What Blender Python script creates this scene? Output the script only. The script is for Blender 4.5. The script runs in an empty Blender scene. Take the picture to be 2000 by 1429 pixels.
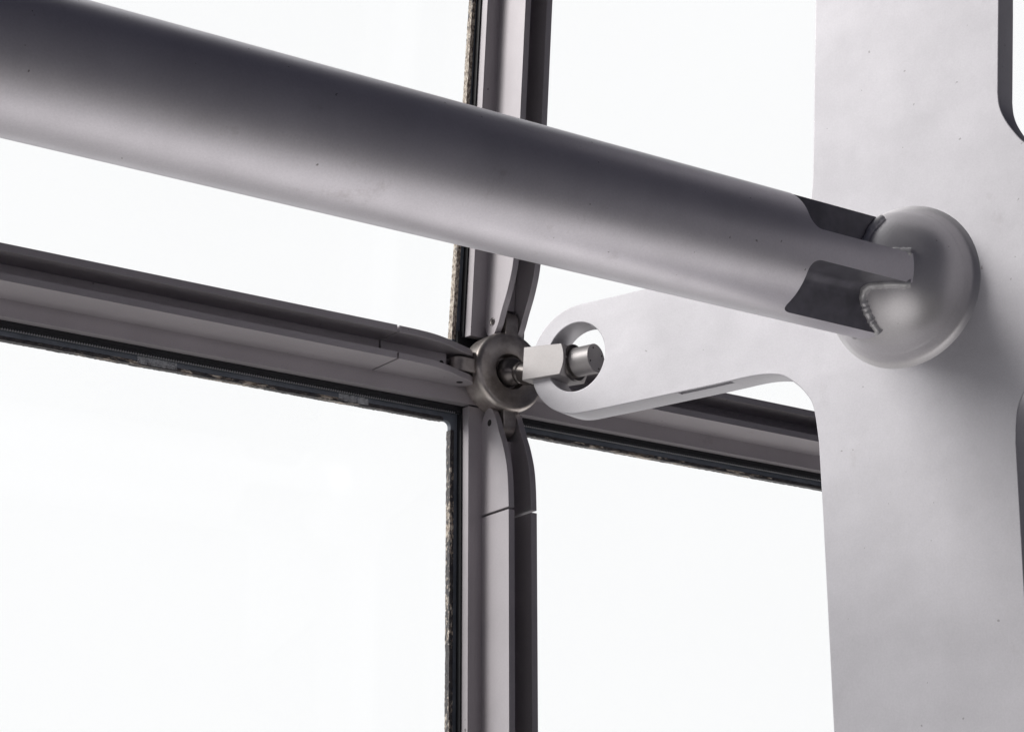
import bpy, bmesh, math, random
from mathutils import Vector, Matrix
random.seed(7)
sc = bpy.context.scene
COL = sc.collection

# ------------------------------------------------------------------ camera
# World: X runs along the glazing, Z is up, the interior (viewer's) side is -Y.
R_ = Vector((0.81855972, -0.57441638, -0.00240771))
U_ = Vector((-0.16540208, -0.23971255, 0.95665043))
F_ = Vector((0.55009283, 0.78267727, 0.29122871))
cd = bpy.data.cameras.new('camera'); cam = bpy.data.objects.new('camera', cd); COL.objects.link(cam)
m = Matrix((R_, U_, -F_)).transposed().to_4x4()
m.translation = Vector((-2.83261408, -4.09499115, -1.48777933))
cam.matrix_world = m
cd.sensor_width = 36; cd.lens = 4504.06/2000*36; cd.clip_start = .05; cd.clip_end = 500
sc.camera = cam

# ------------------------------------------------------------------ light
# bright white overcast sky outside the glazing, dim interior on the viewer's side
SKY = 1.05; DIM = 0.030; GND = 0.42; TUBE_FILL = 1.45; FLOOR = 0.08; DOME_FILL = 0.85
E_DIR = (-0.25, 0.93, 0); E_LO = 0.12; E_HI = 0.40
w = bpy.data.worlds.new('World'); sc.world = w; w.use_nodes = True
nt = w.node_tree; nt.nodes.clear()
N = nt.nodes.new; L = nt.links.new
tc = N('ShaderNodeTexCoord')
dot = N('ShaderNodeVectorMath'); dot.operation = 'DOT_PRODUCT'
e = Vector(E_DIR).normalized(); dot.inputs[1].default_value = e
L(tc.outputs['Generated'], dot.inputs[0])
mr = N('ShaderNodeMapRange'); mr.interpolation_type = 'SMOOTHSTEP'
mr.inputs['From Min'].default_value = E_LO; mr.inputs['From Max'].default_value = E_HI
L(dot.outputs['Value'], mr.inputs['Value'])
def dmap(vec, lo, hi):
    d = N('ShaderNodeVectorMath'); d.operation = 'DOT_PRODUCT'; d.inputs[1].default_value = Vector(vec).normalized()
    L(tc.outputs['Generated'], d.inputs[0])
    r = N('ShaderNodeMapRange'); r.interpolation_type = 'SMOOTHSTEP'
    r.inputs['From Min'].default_value = lo; r.inputs['From Max'].default_value = hi
    L(d.outputs['Value'], r.inputs['Value']); return r.outputs['Result']
def wmix(f, a_, b_):
    x = N('ShaderNodeMix'); x.data_type = 'RGBA'; L(f, x.inputs['Factor'])
    for k, v in (('A', a_), ('B', b_)):
        if isinstance(v, tuple): x.inputs[k].default_value = (*v, 1)
        else: L(v, x.inputs[k])
    return x.outputs['Result']
dark = (DIM*.9, DIM*.9, DIM*1.3)
upper = wmix(mr.outputs['Result'], dark, (SKY*.975, SKY*.975, SKY*.982))
floor = wmix(dmap((0, 0, -1), .30, .65), dark, (FLOOR, FLOOR*.96, FLOOR*.96))
ground = wmix(dmap((0, .97, -.25), -.06, .30), floor, (GND*1.0, GND*.97, GND*.96))
ground = wmix(dmap((-.50, -.36, -.79), .84, .98), ground, (DOME_FILL, DOME_FILL*.97, DOME_FILL*.96))  # bright lobe added behind the viewer for the highlight on the dome
ground = wmix(dmap((.77, .05, -.63), .76, .97), ground, (TUBE_FILL, TUBE_FILL*.97, TUBE_FILL*.96))  # bright lobe added low on the right to lighten the tube's lower half
sky_col = wmix(dmap((0, 0, 1), -.30, -.05), ground, upper)
bg = N('ShaderNodeBackground'); wo = N('ShaderNodeOutputWorld')
cn = N('ShaderNodeTexNoise'); cn.inputs['Scale'].default_value = 3; cn.inputs['Detail'].default_value = 4
L(tc.outputs['Generated'], cn.inputs['Vector'])
cm = N('ShaderNodeMapRange'); cm.inputs['To Min'].default_value = .965; cm.inputs['To Max'].default_value = 1.03
L(cn.outputs['Fac'], cm.inputs['Value'])
L(sky_col, bg.inputs['Color']); L(cm.outputs[0], bg.inputs['Strength']); L(bg.outputs[0], wo.inputs['Surface'])
sd = bpy.data.lights.new('sun', 'SUN'); sd.energy = 2.15; sd.angle = math.radians(30); sd.color = (1, .97, .94)
so = bpy.data.objects.new('sun', sd); COL.objects.link(so)
so.rotation_euler = Vector((.74, -.43, -.50)).to_track_quat('-Z', 'Y').to_euler()
sc.view_settings.view_transform = 'Standard'; sc.view_settings.look = 'None'
sc.view_settings.gamma = 1; sc.view_settings.exposure = 0; sc.view_settings.use_curve_mapping = False
sc.render.engine = 'CYCLES'
sc.render.resolution_x = 1024; sc.render.resolution_y = 731

# ------------------------------------------------------------------ materials
def mat(name):
    mt = bpy.data.materials.new(name); mt.use_nodes = True
    n = mt.node_tree; b = n.nodes['Principled BSDF']
    return mt, n, b
def noise(n, scale, detail=3, rough=.55, stretch=None, coord='Object'):
    t = n.nodes.new('ShaderNodeTexCoord'); x = n.nodes.new('ShaderNodeTexNoise')
    x.inputs['Scale'].default_value = scale; x.inputs['Detail'].default_value = detail
    x.inputs['Roughness'].default_value = rough
    if stretch:
        mp = n.nodes.new('ShaderNodeMapping'); mp.inputs['Scale'].default_value = stretch
        n.links.new(t.outputs[coord], mp.inputs[0]); n.links.new(mp.outputs[0], x.inputs['Vector'])
    else: n.links.new(t.outputs[coord], x.inputs['Vector'])
    return x.outputs['Fac']
def ramp(n, fac, stops):
    r = n.nodes.new('ShaderNodeValToRGB'); n.links.new(fac, r.inputs[0])
    el = r.color_ramp.elements
    while len(el) < len(stops): el.new(.5)
    for e_, (p, c) in zip(el, stops):
        e_.position = p; e_.color = (*c, 1) if hasattr(c, '__len__') else (c, c, c, 1)
    return r.outputs[0]
def mul(n, a, b, f=1.0):
    mx = n.nodes.new('ShaderNodeMix'); mx.data_type = 'RGBA'; mx.blend_type = 'MULTIPLY'
    mx.inputs['Factor'].default_value = f
    n.links.new(a, mx.inputs['A']); n.links.new(b, mx.inputs['B']); return mx.outputs['Result']
def bump(n, b, fac, strength, dist, prev=None):
    bp = n.nodes.new('ShaderNodeBump'); bp.inputs['Strength'].default_value = strength
    bp.inputs['Distance'].default_value = dist
    n.links.new(fac, bp.inputs['Height'])
    if prev is not None: n.links.new(prev, bp.inputs['Normal'])
    n.links.new(bp.outputs[0], b.inputs['Normal']); return bp.outputs[0]

def metal_paint(name, col, metallic, rough, spots=.5, stain=.1, dirt=(.30, .28, .27)):
    mt, n, b = mat(name)
    base = ramp(n, noise(n, 5, 5, .6), [(.3, [c*(1-stain) for c in col]), (.7, [min(1, c*(1+stain*.6)) for c in col])])
    fine = ramp(n, noise(n, 260, 2, .6), [(.3, .93), (.7, 1.0)])
    c = mul(n, base, fine)
    # sparse small pits and marks
    pit = ramp(n, noise(n, 75, 2, .4), [(.0, 1.0), (.77, 1.0), (.785, dirt)])
    c = mul(n, c, pit, spots)
    mark = ramp(n, noise(n, 9, 6, .75, (1, 1, .7)), [(.0, 1.0), (.62, 1.0), (.80, (.72, .70, .68))])
    c = mul(n, c, mark, spots)
    n.links.new(c, b.inputs['Base Color'])
    b.inputs['Metallic'].default_value = metallic
    rr = n.nodes.new('ShaderNodeMapRange'); rr.inputs['To Min'].default_value = rough-.05; rr.inputs['To Max'].default_value = rough+.07
    n.links.new(noise(n, 14, 4), rr.inputs['Value']); n.links.new(rr.outputs[0], b.inputs['Roughness'])
    p = bump(n, b, noise(n, 5, 2, .5, (1, 1, 2.2)), .08, .007)
    p = bump(n, b, noise(n, 180, 3, .6), .10, .0005, p)
    bump(n, b, noise(n, 45, 2, .5), .08, .001, p)
    return mt
M_WHITE = metal_paint('pale_painted_steel', (.60, .588, .622), .28, .40, .55, .09)
M_TUBE = metal_paint('silver_painted_steel', (.77, .745, .79), .66, .40, .8, .08)
M_BOSS = metal_paint('silver_painted_casting', (.80, .78, .795), .68, .36, .5, .06)
M_ALU = metal_paint('satin_aluminium', (.50, .47, .492), .45, .40, .7, .07, (.2, .18, .18))
M_PIN = metal_paint('cast_steel', (.42, .40, .40), .45, .42, .6, .06)

def stainless():
    mt, n, b = mat('tarnished_stainless')
    c = ramp(n, noise(n, 9, 5, .65), [(.3, (.42, .39, .37)), (.7, (.70, .65, .61))])
    d = ramp(n, noise(n, 30, 5, .7), [(.35, (.55, .5, .48)), (.6, (1, 1, 1))])
    n.links.new(mul(n, c, d, .6), b.inputs['Base Color'])
    b.inputs['Metallic'].default_value = .85; b.inputs['Roughness'].default_value = .36
    p = bump(n, b, noise(n, 120, 3), .3, .0006)
    return mt
M_HUB = stainless()
def plain(name, col, metallic, rough, bscale=None):
    mt, n, b = mat(name)
    c = ramp(n, noise(n, 25, 4), [(.3, [x*.75 for x in col]), (.7, [x*1.15 for x in col])])
    n.links.new(c, b.inputs['Base Color'])
    b.inputs['Metallic'].default_value = metallic; b.inputs['Roughness'].default_value = rough
    if bscale: bump(n, b, noise(n, bscale, 3), .4, .001)
    return mt
M_DARK = plain('dark_steel', (.17, .155, .15), .8, .3)
M_BLACK = plain('black_rubber', (.011, .012, .015), 0, .5)
M_HOLE = plain('dark_recess', (.02, .018, .018), 0, .7)
M_WELD = plain('weld_metal', (.74, .73, .74), .30, .32, 150)
def sealmat():
    mt, n, b = mat('slate_sealant')
    c = ramp(n, noise(n, 18, 4), [(.3, (.13, .15, .18)), (.7, (.21, .23, .27))])
    pale = ramp(n, noise(n, 240, 2, .5), [(.66, 0.0), (.72, 1.0)])
    mx = n.nodes.new('ShaderNodeMix'); mx.data_type = 'RGBA'
    n.links.new(pale, mx.inputs['Factor']); n.links.new(c, mx.inputs['A']); mx.inputs['B'].default_value = (.16, .15, .15, 1)
    n.links.new(mx.outputs['Result'], b.inputs['Base Color'])
    b.inputs['Roughness'].default_value = .45
    bump(n, b, noise(n, 60, 4), .3, .002)
    return mt
M_SEAL = sealmat()
def crustmat(name, lo, stretch, scale=170):
    """flaking pale-brown remnants on dark sealant; lo = how sparse"""
    mt, n, b = mat(name)
    dark = ramp(n, noise(n, 90, 3), [(.3, (.035, .035, .042)), (.7, (.11, .10, .10))])
    tan = ramp(n, noise(n, 210, 3, .7, stretch), [(.30, (.06, .045, .04)), (.45, (.45, .36, .28)), (.58, (.95, .86, .74))])
    big = noise(n, 7, 3, .6); det = noise(n, scale, 4, .65, stretch)
    ad = n.nodes.new('ShaderNodeMath'); ad.operation = 'MULTIPLY_ADD'
    n.links.new(big, ad.inputs[0]); ad.inputs[1].default_value = .9; n.links.new(det, ad.inputs[2])
    f = ramp(n, ad.outputs[0], [(.0, 0.0), (lo, 0.0), (min(lo+.05, 1), 1.0)])
    # ramp clamps at 1, so halve first
    hv = n.nodes.new('ShaderNodeMath'); hv.operation = 'MULTIPLY'; hv.inputs[1].default_value = .5
    n.links.new(ad.outputs[0], hv.inputs[0])
    for l in list(n.links):
        if l.from_socket == ad.outputs[0] and l.to_node.type == 'VALTORGB':
            tgt = l.to_socket; n.links.remove(l); n.links.new(hv.outputs[0], tgt)
    mx = n.nodes.new('ShaderNodeMix'); mx.data_type = 'RGBA'
    n.links.new(f, mx.inputs['Factor']); n.links.new(dark, mx.inputs['A']); n.links.new(tan, mx.inputs['B'])
    n.links.new(mx.outputs['Result'], b.inputs['Base Color'])
    b.inputs['Roughness'].default_value = .4
    bump(n, b, noise(n, 200, 4, .7, stretch), .9, .004)
    return mt
M_CRUST_DENSE = crustmat('flaking_sealant_dense', .40, (1, 1, .45))
M_CRUST_MID = crustmat('flaking_sealant_patchy', .475, (1, 1, .45))
M_CRUST_LONG = crustmat('flaking_sealant_streaks', .50, (.2, 1, 1))
def beadmat():
    mt, n, b = mat('ribbed_gasket_bead')
    t = n.nodes.new('ShaderNodeTexCoord'); wv = n.nodes.new('ShaderNodeTexWave')
    wv.bands_direction = 'X'; wv.inputs['Scale'].default_value = 55
    n.links.new(t.outputs['Object'], wv.inputs['Vector'])
    n.links.new(ramp(n, wv.outputs['Fac'], [(.2, .03), (.8, (.22, .22, .24))]), b.inputs['Base Color'])
    b.inputs['Roughness'].default_value = .4
    return mt
M_BEAD = beadmat()
def glassmat():
    mt = bpy.data.materials.new('clear_glass'); mt.use_nodes = True; n = mt.node_tree; n.nodes.clear()
    o = n.nodes.new('ShaderNodeOutputMaterial'); tr = n.nodes.new('ShaderNodeBsdfTransparent')
    gl = n.nodes.new('ShaderNodeBsdfGlossy'); lw = n.nodes.new('ShaderNodeLayerWeight'); mx = n.nodes.new('ShaderNodeMixShader')
    tr.inputs[0].default_value = (.992, .996, .995, 1); gl.inputs['Roughness'].default_value = .02
    lw.inputs['Blend'].default_value = .5
    pw = n.nodes.new('ShaderNodeMath'); pw.operation = 'POWER'; pw.inputs[1].default_value = 5
    n.links.new(lw.outputs['Facing'], pw.inputs[0])
    sc_ = n.nodes.new('ShaderNodeMath'); sc_.operation = 'MULTIPLY_ADD'; sc_.inputs[1].default_value = .6; sc_.inputs[2].default_value = .02
    n.links.new(pw.outputs[0], sc_.inputs[0]); n.links.new(sc_.outputs[0], mx.inputs[0]); n.links.new(tr.outputs[0], mx.inputs[1]); n.links.new(gl.outputs[0], mx.inputs[2])
    n.links.new(mx.outputs[0], o.inputs[0]); return mt
M_GLASS = glassmat()

# ------------------------------------------------------------------ helpers
def thing(name, label, cat, loc=(0, 0, 0), group=None):
    o = bpy.data.objects.new(name, None); COL.objects.link(o); o.location = loc
    o.empty_display_size = .05
    o['label'] = label; o['category'] = cat
    if group: o['group'] = group
    return o
def link_mesh(name, me, mt, parent=None, sharp=None, label=None):
    """mesh given in world coordinates -> object whose mesh is local to its parent chain"""
    off = Vector((0, 0, 0)); p = parent
    while p: off += p.location; p = p.parent
    me.transform(Matrix.Translation(-off)); me.update()
    capn = Vector(me['capn']) if 'capn' in me else None
    if sharp is None: sharp = 17 if capn is not None else 30
    me.name = name
    for pl in me.polygons: pl.use_smooth = True
    me.set_sharp_from_angle(angle=math.radians(sharp))
    if capn is not None:
        for pl in me.polygons:
            if abs(pl.normal.dot(capn)) > .999: pl.use_smooth = False
    me.materials.clear(); me.materials.append(mt)
    o = bpy.data.objects.new(name, me); COL.objects.link(o); o.parent = parent
    if label: o['label'] = label
    return o
def frame(o, ex, ey):
    ex = Vector(ex).normalized(); ey = Vector(ey).normalized(); ez = ex.cross(ey)
    mm = Matrix((ex, ey, ez)).transposed().to_4x4(); mm.translation = Vector(o); return mm
def extr_mesh(loops, fr, z0, z1, bev=.001, res=1):
    """extrude 2D loops (first outer, others holes) from z0 to z1 along the frame's z with chamfered edges"""
    cu = bpy.data.curves.new('c', 'CURVE'); cu.dimensions = '2D'; cu.fill_mode = 'BOTH'
    cu.extrude = (z1-z0)/2-bev; cu.bevel_depth = bev; cu.bevel_resolution = res; cu.offset = -bev
    for lp in loops:
        s = cu.splines.new('POLY'); s.points.add(len(lp)-1); s.use_cyclic_u = True
        for p_, q in zip(s.points, lp): p_.co = (q[0], q[1], 0, 1)
    ob = bpy.data.objects.new('c', cu); COL.objects.link(ob)
    dg = bpy.context.evaluated_depsgraph_get(); dg.update()
    me = bpy.data.meshes.new_from_object(ob.evaluated_get(dg))
    bpy.data.objects.remove(ob); bpy.data.curves.remove(cu)
    bm = bmesh.new(); bm.from_mesh(me)
    bmesh.ops.remove_doubles(bm, verts=bm.verts, dist=1e-5)
    bmesh.ops.translate(bm, verts=bm.verts, vec=(0, 0, (z0+z1)/2))
    bmesh.ops.transform(bm, matrix=fr, verts=bm.verts)
    bmesh.ops.recalc_face_normals(bm, faces=bm.faces)
    bm.to_mesh(me); bm.free(); me['capn'] = tuple(fr.col[2].to_3d()); return me
def lathe_mesh(profile, fr, seg=96):
    """profile of (r, h); revolve about the frame's z"""
    bm = bmesh.new(); rings = []
    for r, h in profile:
        if r < 1e-6: rings.append([bm.verts.new((0, 0, h))])
        else: rings.append([bm.verts.new((r*math.cos(2*math.pi*i/seg), r*math.sin(2*math.pi*i/seg), h)) for i in range(seg)])
    for a, b in zip(rings, rings[1:]):
        for i in range(seg):
            j = (i+1) % seg
            if len(a) == 1 and len(b) == 1: continue
            if len(a) == 1: bm.faces.new((a[0], b[i], b[j]))
            elif len(b) == 1: bm.faces.new((a[i], b[0], a[j]))
            else: bm.faces.new((a[i], b[i], b[j], a[j]))
    bmesh.ops.transform(bm, matrix=fr, verts=bm.verts)
    bmesh.ops.recalc_face_normals(bm, faces=bm.faces)
    me = bpy.data.meshes.new('l'); bm.to_mesh(me); bm.free(); return me
def arc(cx, cy, rx, ry, a0, a1, n=16):
    return [(cx+rx*math.cos(math.radians(a0+(a1-a0)*i/n)), cy+ry*math.sin(math.radians(a0+(a1-a0)*i/n))) for i in range(n+1)]
def circle(cx, cy, r, n=48): return arc(cx, cy, r, r, 0, 360-360/n, n-1)
def smooth(pts, n=6):
    """Catmull-Rom through the points (open)"""
    out = []; P = [pts[0]]+list(pts)+[pts[-1]]
    for i in range(1, len(P)-2):
        p0, p1, p2, p3 = P[i-1:i+3]
        for k in range(n):
            t = k/n
            out.append(tuple(.5*(2*p1[d]+(p2[d]-p0[d])*t+(2*p0[d]-5*p1[d]+4*p2[d]-p3[d])*t*t+(-p0[d]+3*p1[d]-3*p2[d]+p3[d])*t**3) for d in range(len(p1))))
    out.append(tuple(pts[-1])); return out
def tube_path(pts, r, seg=8, jit=0):
    bm = bmesh.new(); rings = []
    for i, p in enumerate(pts):
        p = Vector(p); a = Vector(pts[max(i-1, 0)]); b = Vector(pts[min(i+1, len(pts)-1)])
        t = (b-a).normalized(); s = t.cross(Vector((.3, .5, .8))).normalized(); u = t.cross(s)
        rr = r*(1+random.uniform(-jit, jit))
        q = p+Vector([random.uniform(-1, 1)*r*jit*.5 for _ in range(3)])
        rings.append([bm.verts.new(q+rr*(math.cos(2*math.pi*k/seg)*s+math.sin(2*math.pi*k/seg)*u)) for k in range(seg)])
    for a, b in zip(rings, rings[1:]):
        for k in range(seg): bm.faces.new((a[k], a[(k+1) % seg], b[(k+1) % seg], b[k]))
    bm.faces.new(rings[0]); bm.faces.new(rings[-1])
    bmesh.ops.recalc_face_normals(bm, faces=bm.faces)
    me = bpy.data.meshes.new('t'); bm.to_mesh(me); bm.free(); return me
def boolean(me, cutters, op='DIFFERENCE'):
    a = bpy.data.objects.new('a', me); COL.objects.link(a); tmp = []
    for c in cutters:
        b = bpy.data.objects.new('b', c); COL.objects.link(b); tmp.append(b)
        md = a.modifiers.new('m', 'BOOLEAN'); md.object = b; md.operation = op; md.solver = 'EXACT'
    dg = bpy.context.evaluated_depsgraph_get(); dg.update()
    out = bpy.data.meshes.new_from_object(a.evaluated_get(dg))
    for b in tmp+[a]: bpy.data.objects.remove(b)
    return out
def box_mesh(fr, x0, x1, y0, y1, z0, z1):
    bm = bmesh.new(); bmesh.ops.create_cube(bm, size=1)
    for v in bm.verts:
        v.co = ((x0+x1)/2+v.co.x*(x1-x0), (y0+y1)/2+v.co.y*(y1-y0), (z0+z1)/2+v.co.z*(z1-z0))
    bmesh.ops.transform(bm, matrix=fr, verts=bm.verts)
    me = bpy.data.meshes.new('b'); bm.to_mesh(me); bm.free(); return me

# ------------------------------------------------------------------ frames
VN = Vector((0, -1, 0)); VU = Vector((1, 0, 0)); VV = Vector((0, 0, 1))
LEAN = 0.0837                                    # the glazing above the node leans inwards
VV2 = Vector((0.0105, -math.sin(LEAN), math.cos(LEAN))).normalized()
VN2 = Vector((0, -math.cos(LEAN), -math.sin(LEAN)))
T, D, WF, TF, H = .0152, .1042, .0356, .0233, .03
SF = H+T/2+WF                                    # half width of the flange
TH = math.radians(18)
VA = Vector((math.sin(TH), -math.cos(TH), 0)); VB = Vector((math.cos(TH), math.sin(TH), 0))
J = Vector((0, -.064, 0))
BF = -.04; BT = .066; BM = BF+BT/2               # bracket plate: left face, thickness, mid plane

# ------------------------------------------------------------------ glazing bars
def crust(parent, name, mt, o, el, en, es, l0, l1, s0, s1, n0, n1):
    """ragged strip wrapping the outer edge of the sealant: face at n0 from s0 to s1, then side down to n1"""
    bm = bmesh.new(); rows = []
    step = .004; n = int((l1-l0)/step); prof = []
    for k in range(5): prof.append((s0+(s1-s0)*k/4, n0))
    for k in range(1, 4): prof.append((s1, n0+(n1-n0)*k/3))
    ph = random.random()*9; w_ = 0
    for i in range(n+1):
        l = l0+(l1-l0)*i/n; w_ = .85*w_+random.gauss(0, .00014)
        row = []
        for k, (s, nn) in enumerate(prof):
            j = .00045
            ds = random.uniform(-j, j)+(w_ if k >= 3 else 0)*(1 if s1 > s0 else -1)
            dn = random.uniform(-.3*j, 1.6*j) if k < 5 else random.uniform(-j, j)
            if k == 0: ds = 0; dn = -.002
            row.append(bm.verts.new(o+el*(l+random.uniform(-.001, .001))+es*(s+ds)+en*(nn+dn)))
        rows.append(row)
    for a, b in zip(rows, rows[1:]):
        for k in range(len(a)-1): bm.faces.new((a[k], a[k+1], b[k+1], b[k]))
    # close the strip into a solid with a back
    for a, b in zip(rows, rows[1:]): bm.faces.new((a[-1], a[0], b[0], b[-1]))
    bm.faces.new(rows[0]); bm.faces.new(list(reversed(rows[-1])))
    bmesh.ops.recalc_face_normals(bm, faces=bm.faces)
    me = bpy.data.meshes.new('c'); bm.to_mesh(me); bm.free()
    return link_mesh(name, me, mt, parent, 50)

screw_head = None
def add_screw(parent, o, axis, up, r=.0085):
    fr = frame(o, up, Vector(axis).cross(Vector(up)))
    if fr.col[2].to_3d().dot(Vector(axis)) < 0: fr = frame(o, up, -Vector(axis).cross(Vector(up)))
    me = lathe_mesh([(0, -.003), (r*.38, -.003), (r*.42, .0008), (r*.8, .0014), (r*.84, -.001), (r, -.001), (r*1.12, .0006), (r*1.12, -.004)], fr, 32)
    s = link_mesh('screw', me, M_DARK if r < .009 else M_ALU, parent)
    me = lathe_mesh([(0, .0004), (r*.36, .0004), (r*.36, -.004), (0, -.004)], fr, 6)
    link_mesh('hex_socket', me, M_HOLE, s)
    return s

def bar(name, label, cat, el, es, en, l_start, length, lcut=.325, tip=.086, up=SF, bead=False, group=None, screw='cap'):
    """el: along the bar away from the node, es: across, en: inwards"""
    root = thing(name, label, cat, el*l_start, group)
    O = Vector((0, 0, 0))
    frp = frame(O, es, en)                       # z = es x en = +-el
    sg = 1 if frp.col[2].to_3d().dot(el) > 0 else -1
    def ext(loops, l0, l1, bev=.0008):
        a, b = (l0, l1) if sg > 0 else (-l1, -l0)
        return extr_mesh(loops, frp, a, b, bev)
    rect = lambda s0, s1, n0, n1: [(s0, n0), (s1, n0), (s1, n1), (s0, n1)]
    link_mesh('base_flange', ext([rect(-SF, up, -TF, 0)], l_start, length), M_ALU, root)
    link_mesh('core', ext([rect(-H+T/2-.0005, H-T/2+.0005, -.004, .030)], lcut+.0025, length), M_ALU, root)
    # side view loops in (l, n) for the tapered end pieces
    fre = frame(O, el, en)
    sgs = 1 if fre.col[2].to_3d().dot(es) > 0 else -1
    cheek = [(lcut-.0025, -.0035), (lcut-.0025, D)]
    cheek += smooth([(lcut-.0025, D), (.27, D-.002), (.225, .0965), (.18, .083), (.143, .067), (.110, .054), (tip+.006, .043)])[1:]
    cheek += smooth([(tip+.006, .043), (tip-.002, .032), (tip, .018), (tip+.012, .007), (tip+.024, .001)])[1:]
    cheek += [(tip+.03, -.0035)]
    for s in (-1, 1):
        link_mesh('fin', ext([rect(s*H-T/2, s*H+T/2, -.0035, D)], lcut+.0025, length, .0008), M_ALU, root)
        a, b = s*H-T/2, s*H+T/2
        if sgs < 0: a, b = -b, -a
        ck = link_mesh('tapered_end_plate', extr_mesh([cheek], fre, a, b, .001), M_ALU, root)
        so_ = es*s
        fo = so_*(H+T/2)+el*(.118)+en*.031
        if screw == 'cap': add_screw(ck, fo+so_*.0004, so_, en)
        else:
            fr2 = frame(fo, en, so_.cross(en))
            if fr2.col[2].to_3d().dot(so_) < 0: fr2 = frame(fo, en, -so_.cross(en))
            me = lathe_mesh([(0, .0003), (.0075, .0003), (.0075, -.004), (0, -.004)], fr2, 24)
            link_mesh('screw_hole', me, M_HOLE, ck)
    link_mesh('end_core', ext([rect(-H+T/2-.0005, H-T/2+.0005, -.004, .029)], .152, lcut-.0025), M_ALU, root)
    # black dot hole in the core (drain hole) seen on the transom
    fo = el*.165+en*.0292
    me = lathe_mesh([(0, .0004), (.0055, .0004), (.0055, -.003), (0, -.003)], frame(fo, el, en.cross(el)), 24)
    link_mesh('drain_hole', me, M_HOLE, root)
    # black gasket between bar and glass
    gw = .012 if bead else .004
    link_mesh('gasket', ext([rect(-SF-gw, up+(gw if up == SF else -.002), -.0395, -TF-.0003)], l_start, length, .0005), M_BLACK, root)
    if bead:
        for s in (-1,):
            p0 = es*s*(SF+gw+.002)+en*(-.0325)
            link_mesh('gasket_bead', tube_path([p0+el*l_start, p0+el*length], .003, 10), M_BEAD, root)
    return root

G1 = 'glazing bars meeting at the round hub'
mull_up = bar('glazing_mullion', 'upright satin aluminium bar rising from the round hub, crossed by the big tube', 'glazing bar',
              VV2, VU, VN2, SF+.012, 1.6, group=G1)
mull_dn = bar('glazing_mullion', 'upright satin aluminium glazing bar hanging straight down below the round hub', 'glazing bar',
              -VV, VU, VN, SF+.004, 1.5, group=G1, screw='hole')
tr_l = bar('glazing_transom', 'long sloping aluminium bar left of the round hub, two fins above a black gasket', 'glazing bar',
           -VU, VV, VN, .0015, 2.4, group=G1, bead=True, screw='none', up=.054)
tr_r = bar('glazing_transom', 'aluminium glazing bar right of the hub, passing behind the pale column arm', 'glazing bar',
           VU, VV, VN, .0015, 2.4, group=G1, bead=True, screw='none', up=.054)

# ------------------------------------------------------------------ glass panes, each with its edge seal
def pane(label, ex, ez, en, sx, sz, crx, crz):
    """ex: horizontal direction away from the node, ez: vertical direction away; sx, sz = visible seal widths"""
    c = ex*1.2+ez*.8
    root = thing('glass_pane', label, 'window pane', c, 'glass panes around the node')
    fr = frame((0, 0, 0), ex, ez)
    q = fr.col[2].to_3d().dot(en)
    X0, Z0, X1, Z1 = .050, .050, 2.35, 1.5
    def slab(loops, n0, n1, bev=.0005):
        a, b = (n0, n1) if q > 0 else (-n1, -n0)
        return extr_mesh(loops, fr, a, b, bev)
    link_mesh('glass', slab([[(X0, Z0), (X1, Z0), (X1, Z1), (X0, Z1)]], -.066, -.0535), M_GLASS, root)
    xs, zs = SF+.004+sx, (SF+.012+sz if sz > .01 else .060)
    r = .012
    hole = [(xs+r, zs), (X1-.03, zs), (X1-.03, Z1-.03), (xs, Z1-.03), (xs, zs+r)]+arc(xs+r, zs+r, r, r, 180, 270, 6)[1:-1]
    sl = link_mesh('edge_seal', slab([[(X0, Z0), (X1, Z0), (X1, Z1), (X0, Z1)], hole], -.0530, -.0400), M_SEAL, root)
    O = Vector((0, 0, 0))
    if crx: crust(sl, 'flaking_sealant', crx, O, ez, en, ex, zs+.02, Z1-.05, xs-.011, xs+.0015, -.0395, -.055)
    if crz: crust(sl, 'flaking_sealant', crz, O, ex, en, ez, xs+.02, X1-.05, zs-.009, zs+.0010, -.0395, -.055)
    return root
pane('clear glass pane above the left glazing bar, seen partly behind the big tube', -VU, VV2, VN2, .020, 0, M_CRUST_DENSE, None)
lowleft = pane('clear glass pane at lower left, below the sloping bar and left of the lower upright', -VU, -VV, VN, .017, .022, M_CRUST_MID, M_CRUST_LONG)
pane('clear glass pane between the upper upright and the pale column, above its arm', VU, VV2, VN2, .02, 0, None, None)
pane('clear glass pane at lower right, between the lower upright and the pale column', VU, -VV, VN, .017, .022, M_CRUST_MID, M_CRUST_LONG)

mt_, n_, b_ = mat('milky_smear')
al = ramp(n_, noise(n_, 26, 5, .7, (1, 1, .6)), [(.36, 0.0), (.62, .75)])
b_.inputs['Base Color'].default_value = (.75, .77, .80, 1); b_.inputs['Roughness'].default_value = .35
n_.links.new(al, b_.inputs['Alpha'])
for x0, x1 in ((-.865, -.775), (-.385, -.31)):
    z1 = -(SF+.0165); z0 = -(SF+.012+.0205)
    link_mesh('dried_smear', box_mesh(Matrix.Identity(4), x0, x1, .0388, .0398, z0, z1), mt_, lowleft)
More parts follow.
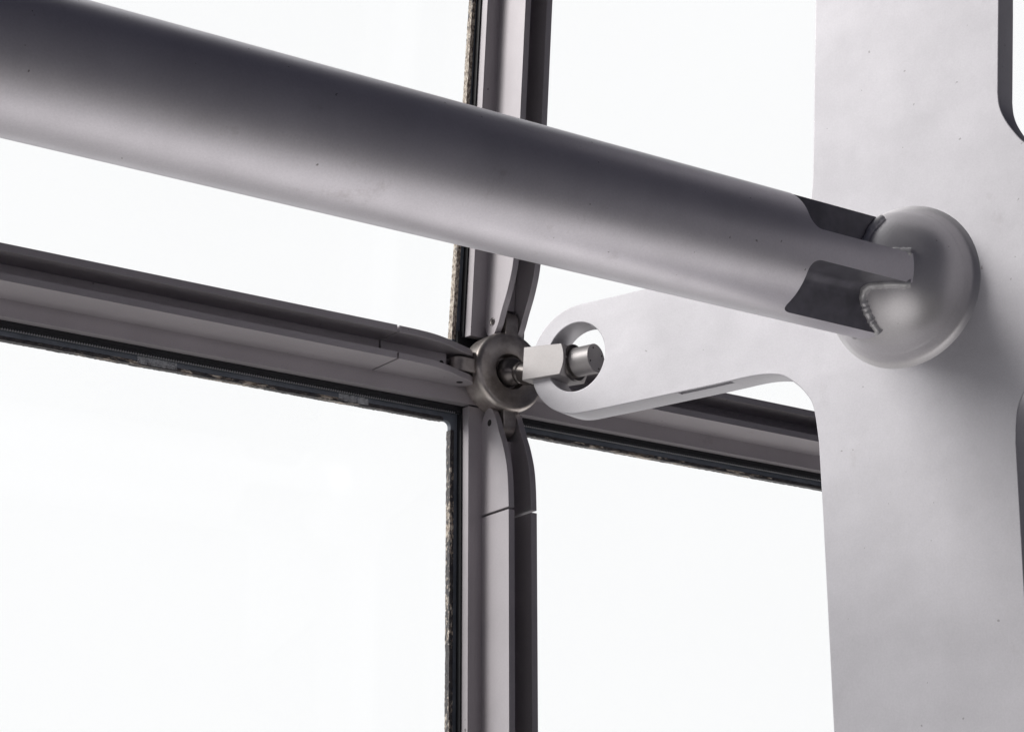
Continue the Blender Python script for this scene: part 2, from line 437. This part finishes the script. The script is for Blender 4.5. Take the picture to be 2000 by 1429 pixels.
# ------------------------------------------------------------------ node hub
hub = thing('node_hub', 'round tarnished steel hub where the four glazing bars meet', 'hub', (0, 0, 0))
RH, HF = .0925, .064
prof = [(0, .001), (RH-.004, .001), (RH, .005)]
prof += [(RH-.013+.013*math.cos(math.radians(a)), HF-.013+.013*math.sin(math.radians(a))) for a in range(0, 91, 10)]
prof += [(.0435, HF-.0015), (.041, HF-.003), (.039, HF-.008), (.036, HF-.024), (0, HF-.026)]
fh = frame((0, 0, 0), VU, VV)                    # z = U x V = -Y = N
body = link_mesh('hub_body', lathe_mesh(prof, fh, 128), M_HUB, hub, 35)
for el, en, nn in ((VV2, VN2, .056), (-VV, VN, .056), (-VU, VN, .052), (VU, VN, .052)):
    es = el.cross(en)
    fr = frame((0, 0, 0), el, en)
    lp = [(.0885, .012), (.118, .012)]+arc(.118, .012+(nn-.012)/2, .026, (nn-.012)/2, -90, 90, 14)[1:]+[(.0885, nn)]
    link_mesh('lug', extr_mesh([lp], fr, -.0165, .0165, .002), M_HUB, hub)

link_mesh('back_plate', box_mesh(Matrix.Identity(4), -.088, .088, .0236, .0335, -.09, .102), M_BLACK, hub)
# ------------------------------------------------------------------ pivot pin: ball joint, clamp block, washer, barrel
def AP(a, b, z): return J+VA*a+VB*b+VV*z
pin = thing('pivot_pin', 'light steel pin with square clamp block, running from the hub through the arm eye', 'pin', AP(.0, BM, -.016))
pz = -.0155
# ball and neck
bc = Vector((0, -(HF-.006), 0))
neck_end = AP(.062, BM-.004, -.020)
ax = (neck_end-bc).normalized()
fr = frame(bc, ax.cross(VV), VV); fr = frame(bc, fr.col[0].to_3d(), ax.cross(fr.col[0].to_3d()))
bl = [(0, -.02)]+[(.033*math.cos(math.radians(a)), .033*math.sin(math.radians(a))) for a in range(-35, 51, 8)]
bl += [(.020, .028), (.020, .033), (.0245, .035), (.0245, .042), (.022, .044), (.022, .049), (.0265, .052), (.0265, .085), (0, .085)]
link_mesh('ball_joint', lathe_mesh(bl, fr, 64), M_DARK, pin, 35)
# clamp block: side profile in (a, z), slightly tilted, curved right end
tl = -.07
fa = frame(AP(0, 0, 0), VA, VV)                  # z = A x V
zs_ = 1 if fa.col[2].to_3d().dot(VB) > 0 else -1
def bspan(b0, b1): return (b0, b1) if zs_ > 0 else (-b1, -b0)
def rot(p, c, a): return (c[0]+(p[0]-c[0])*math.cos(a)-(p[1]-c[1])*math.sin(a), c[1]+(p[0]-c[0])*math.sin(a)+(p[1]-c[1])*math.cos(a))
bx0, bx1, bzc, bh = .071, .172, -.0125, .0365
blk = [(bx0, bzc-bh-.001), (bx1, bzc-bh+.002)]+smooth([(bx1, bzc-bh+.002), (bx1+.007, bzc-.016), (bx1+.009, bzc+.0), (bx1+.007, bzc+.018), (bx1+.001, bzc+bh-.002)])[1:]+[(bx0, bzc+bh+.001)]
blk = [rot(p, (.12, bzc), tl) for p in blk]
BB0 = BF-.014
cb = extr_mesh([blk], fa, *bspan(BB0, BM+(BM-BB0)), .0012)
link_mesh('clamp_block', cb, M_PIN, pin)
fb = frame(AP(.172, BM, pz), VV, VB)             # z = V x B
if fb.col[2].to_3d().dot(VA) < 0: fb = frame(AP(.172, BM, pz), VB, VV)
link_mesh('washer', lathe_mesh([(0, 0), (.040, 0), (.041, .001), (.041, .008), (.040, .009), (0, .009)], fb, 64), M_DARK, pin)
link_mesh('spacer', lathe_mesh([(0, .008), (.034, .008), (.034, .012), (0, .012)], fb, 64), M_DARK, pin)
RB = .0325; x0b, x1b = .010, .062
link_mesh('barrel', lathe_mesh([(0, x0b), (RB, x0b), (RB, x1b-.0008), (RB-.0008, x1b)], fb, 96), M_PIN, pin)
cap = link_mesh('end_cap', lathe_mesh([(RB-.0008, x1b), (RB-.0016, x1b-.0004), (0, x1b-.0004), (0, x1b-.01)], fb, 96), M_PIN, pin)
for ang in (25, 115, 205, 295):
    p = fb @ Vector((.024*math.cos(math.radians(ang)), .024*math.sin(math.radians(ang)), x1b-.0004))
    fs = fb.copy(); fs.translation = p
    link_mesh('screw_hole', lathe_mesh([(0, .0005), (.0022, .0005), (.0022, -.002), (0, -.002)], fs, 16), M_HOLE, cap)

# ------------------------------------------------------------------ column with arm and eye
colm = thing('steel_column', 'pale painted steel plate column with an arm ending in a round eye', 'column', AP(1.0, BM, -1.0))
outl = []
# lower left edge going up, lower fillet of the arm, arm, eye, arm top, upper fillet, column top
outl += [(.797, -1.6), (.7965, -.88), (.793, -.45), (.7905, -.30)]
outl += smooth([(.7905, -.30), (.7814, -.227), (.7619, -.1916), (.7393, -.1683), (.7162, -.1512), (.692, -.1435), (.660, -.1392), (.625, -.1385), (.59, -.1395), (.54, -.1405)], 5)[1:]
outl += [(.44, -.1415), (.30, -.1428)]
outl += arc(.215, -.020, .1325, .1228, 270, 90, 40)
outl += [(.30, .1025), (.45, .1035), (.62, .104)]
outl += smooth([(.62, .104), (.68, .107), (.735, .128), (.775, .165), (.795, .21), (.803, .26)], 5)[1:]
outl += [(.8276, .652), (.88, 1.5)]
outl += [(1.305, 1.5), (1.236, .52)]
outl += smooth([(1.2215, .335), (1.2225, .31), (1.229, .285), (1.244, .255), (1.2707, .218), (1.31, .195), (1.37, .187)], 5)
outl += [(2.3, .18), (2.3, -.235), (1.38, -.232)]
outl += smooth([(1.38, -.232), (1.31, -.236), (1.262, -.252), (1.232, -.278), (1.216, -.315), (1.2095, -.37)], 5)[1:]
outl += [(1.206, -.65), (1.203, -1.6)]
hole = circle(.2028, -.0143, .0768, 96)
pm = extr_mesh([outl, hole], fa, *bspan(BF, BF+BT), .0022, 2)
slot = box_mesh(fa, .462, .592, -.2, -.04, *(bspan(BF+.0018, BF+.0165)))
pm = boolean(pm, [slot])
pm['capn'] = tuple(VB)
link_mesh('plate', pm, M_WHITE, colm)
# half-dome boss on the left face, with a turned ring at its foot
DC = AP(.994, BF, -.019)
fd = frame(DC, VV, VA)
if fd.col[2].to_3d().dot(VB) > 0: fd = frame(DC, VA, VV)
RD = .148
dp = [(0, RD)]+[(RD*math.sin(math.radians(a)), RD*math.cos(math.radians(a))) for a in range(4, 77, 4)]
g = dp[-1]
dp += [(g[0]+.0012, g[1]-.0030), (g[0]+.0030, g[1]-.0062)]
dp += smooth([(g[0]+.0030, g[1]-.0062), (g[0]+.0052, g[1]-.0140), (g[0]+.0080, g[1]-.0220), (g[0]+.0118, g[1]-.0285), (g[0]+.0165, g[1]-.0325), (g[0]+.0240, -.001)], 5)[1:]
link_mesh('domed_boss', lathe_mesh(dp, fd, 160), M_BOSS, colm, 60)

# ------------------------------------------------------------------ big tube strut, its end milled to a cross
strut = thing('tube_strut', 'large silver round tube crossing the picture and meeting the domed boss', 'strut', DC-VU*2)
RT = .119; ROLL = math.radians(-6)
ft = frame(DC, VN, VV)                           # z = N x V = -Y x Z = -X : towards the far end, away from the boss
if ft.col[2].to_3d().dot(VU) > 0: ft = frame(DC, VV, VN)
TN = VN*math.cos(ROLL)+VV*math.sin(ROLL); TV = VV*math.cos(ROLL)-VN*math.sin(ROLL)
ft = frame(DC, TN, TV)
zt = ft.col[2].to_3d()
SGN = 1 if zt.dot(-VU) > 0 else -1
prof = [(0, .02), (RT, .02), (RT, 5.2), (0, 5.2)]
tm = lathe_mesh([(r, h*SGN) for r, h in prof], ft, 192)
HW = .0295; RC = .028; SL = .345
cut = []
for sx in (-1, 1):
    for sy in (-1, 1):
        # L-shaped quadrant removed: corner rounded, end rounded
        x1 = HW; y1 = HW
        lp = [(sx*.2, sy*y1)]
        lp += [(sx*(x1+RC-RC*math.sin(math.radians(a))), sy*(y1+RC-RC*math.cos(math.radians(a)))) for a in range(0, 91, 15)]
        lp += [(sx*x1, sy*.2), (sx*.2, sy*.2)]
        z0, z1 = (-.05, SL) if SGN > 0 else (-SL, .05)
        cut.append(extr_mesh([lp], ft, z0, z1, .026, 6))
tm = boolean(tm, cut)
tob = link_mesh('tube', tm, M_TUBE, strut, 28)
M_NOTCH_SHADE = plain('painted_notch_shade', (.20, .195, .225), .35, .36)
tob.data.materials.append(M_NOTCH_SHADE)          # shade of the milled notch faces, painted in as a darker colour
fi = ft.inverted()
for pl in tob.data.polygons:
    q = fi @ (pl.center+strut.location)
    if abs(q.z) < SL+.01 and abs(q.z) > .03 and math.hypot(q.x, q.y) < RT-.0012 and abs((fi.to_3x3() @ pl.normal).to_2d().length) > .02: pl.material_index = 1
# weld beads where the cross meets the dome, inside the notches
def sph(n, v, k=0):
    return DC+TN*n+TV*v-VU*(solve(n, v)+k)
def solve(n, v): return math.sqrt(max((RD)**2-n*n-v*v, 0))
for sx in (-1, 1):
    for sy in (-1, 1):
        pts = []
        h = HW+.001; top = math.sqrt(RT*RT-h*h)-.002
        for i in range(18): pts.append((sx*h, sy*(top-(top-h-RC)*i/18)))
        for a in range(0, 91, 15):
            pts.append((sx*(h+RC-RC*math.cos(math.radians(a))), sy*(h+RC-RC*math.sin(math.radians(a)))))
        for i in range(1, 19): pts.append((sx*(h+RC+(top-h-RC)*i/18), sy*h))
        P = [sph(p[0], p[1], .001) for p in pts]
        link_mesh('weld_bead', tube_path(P, .0092, 10, .17), M_WELD, strut, 60)
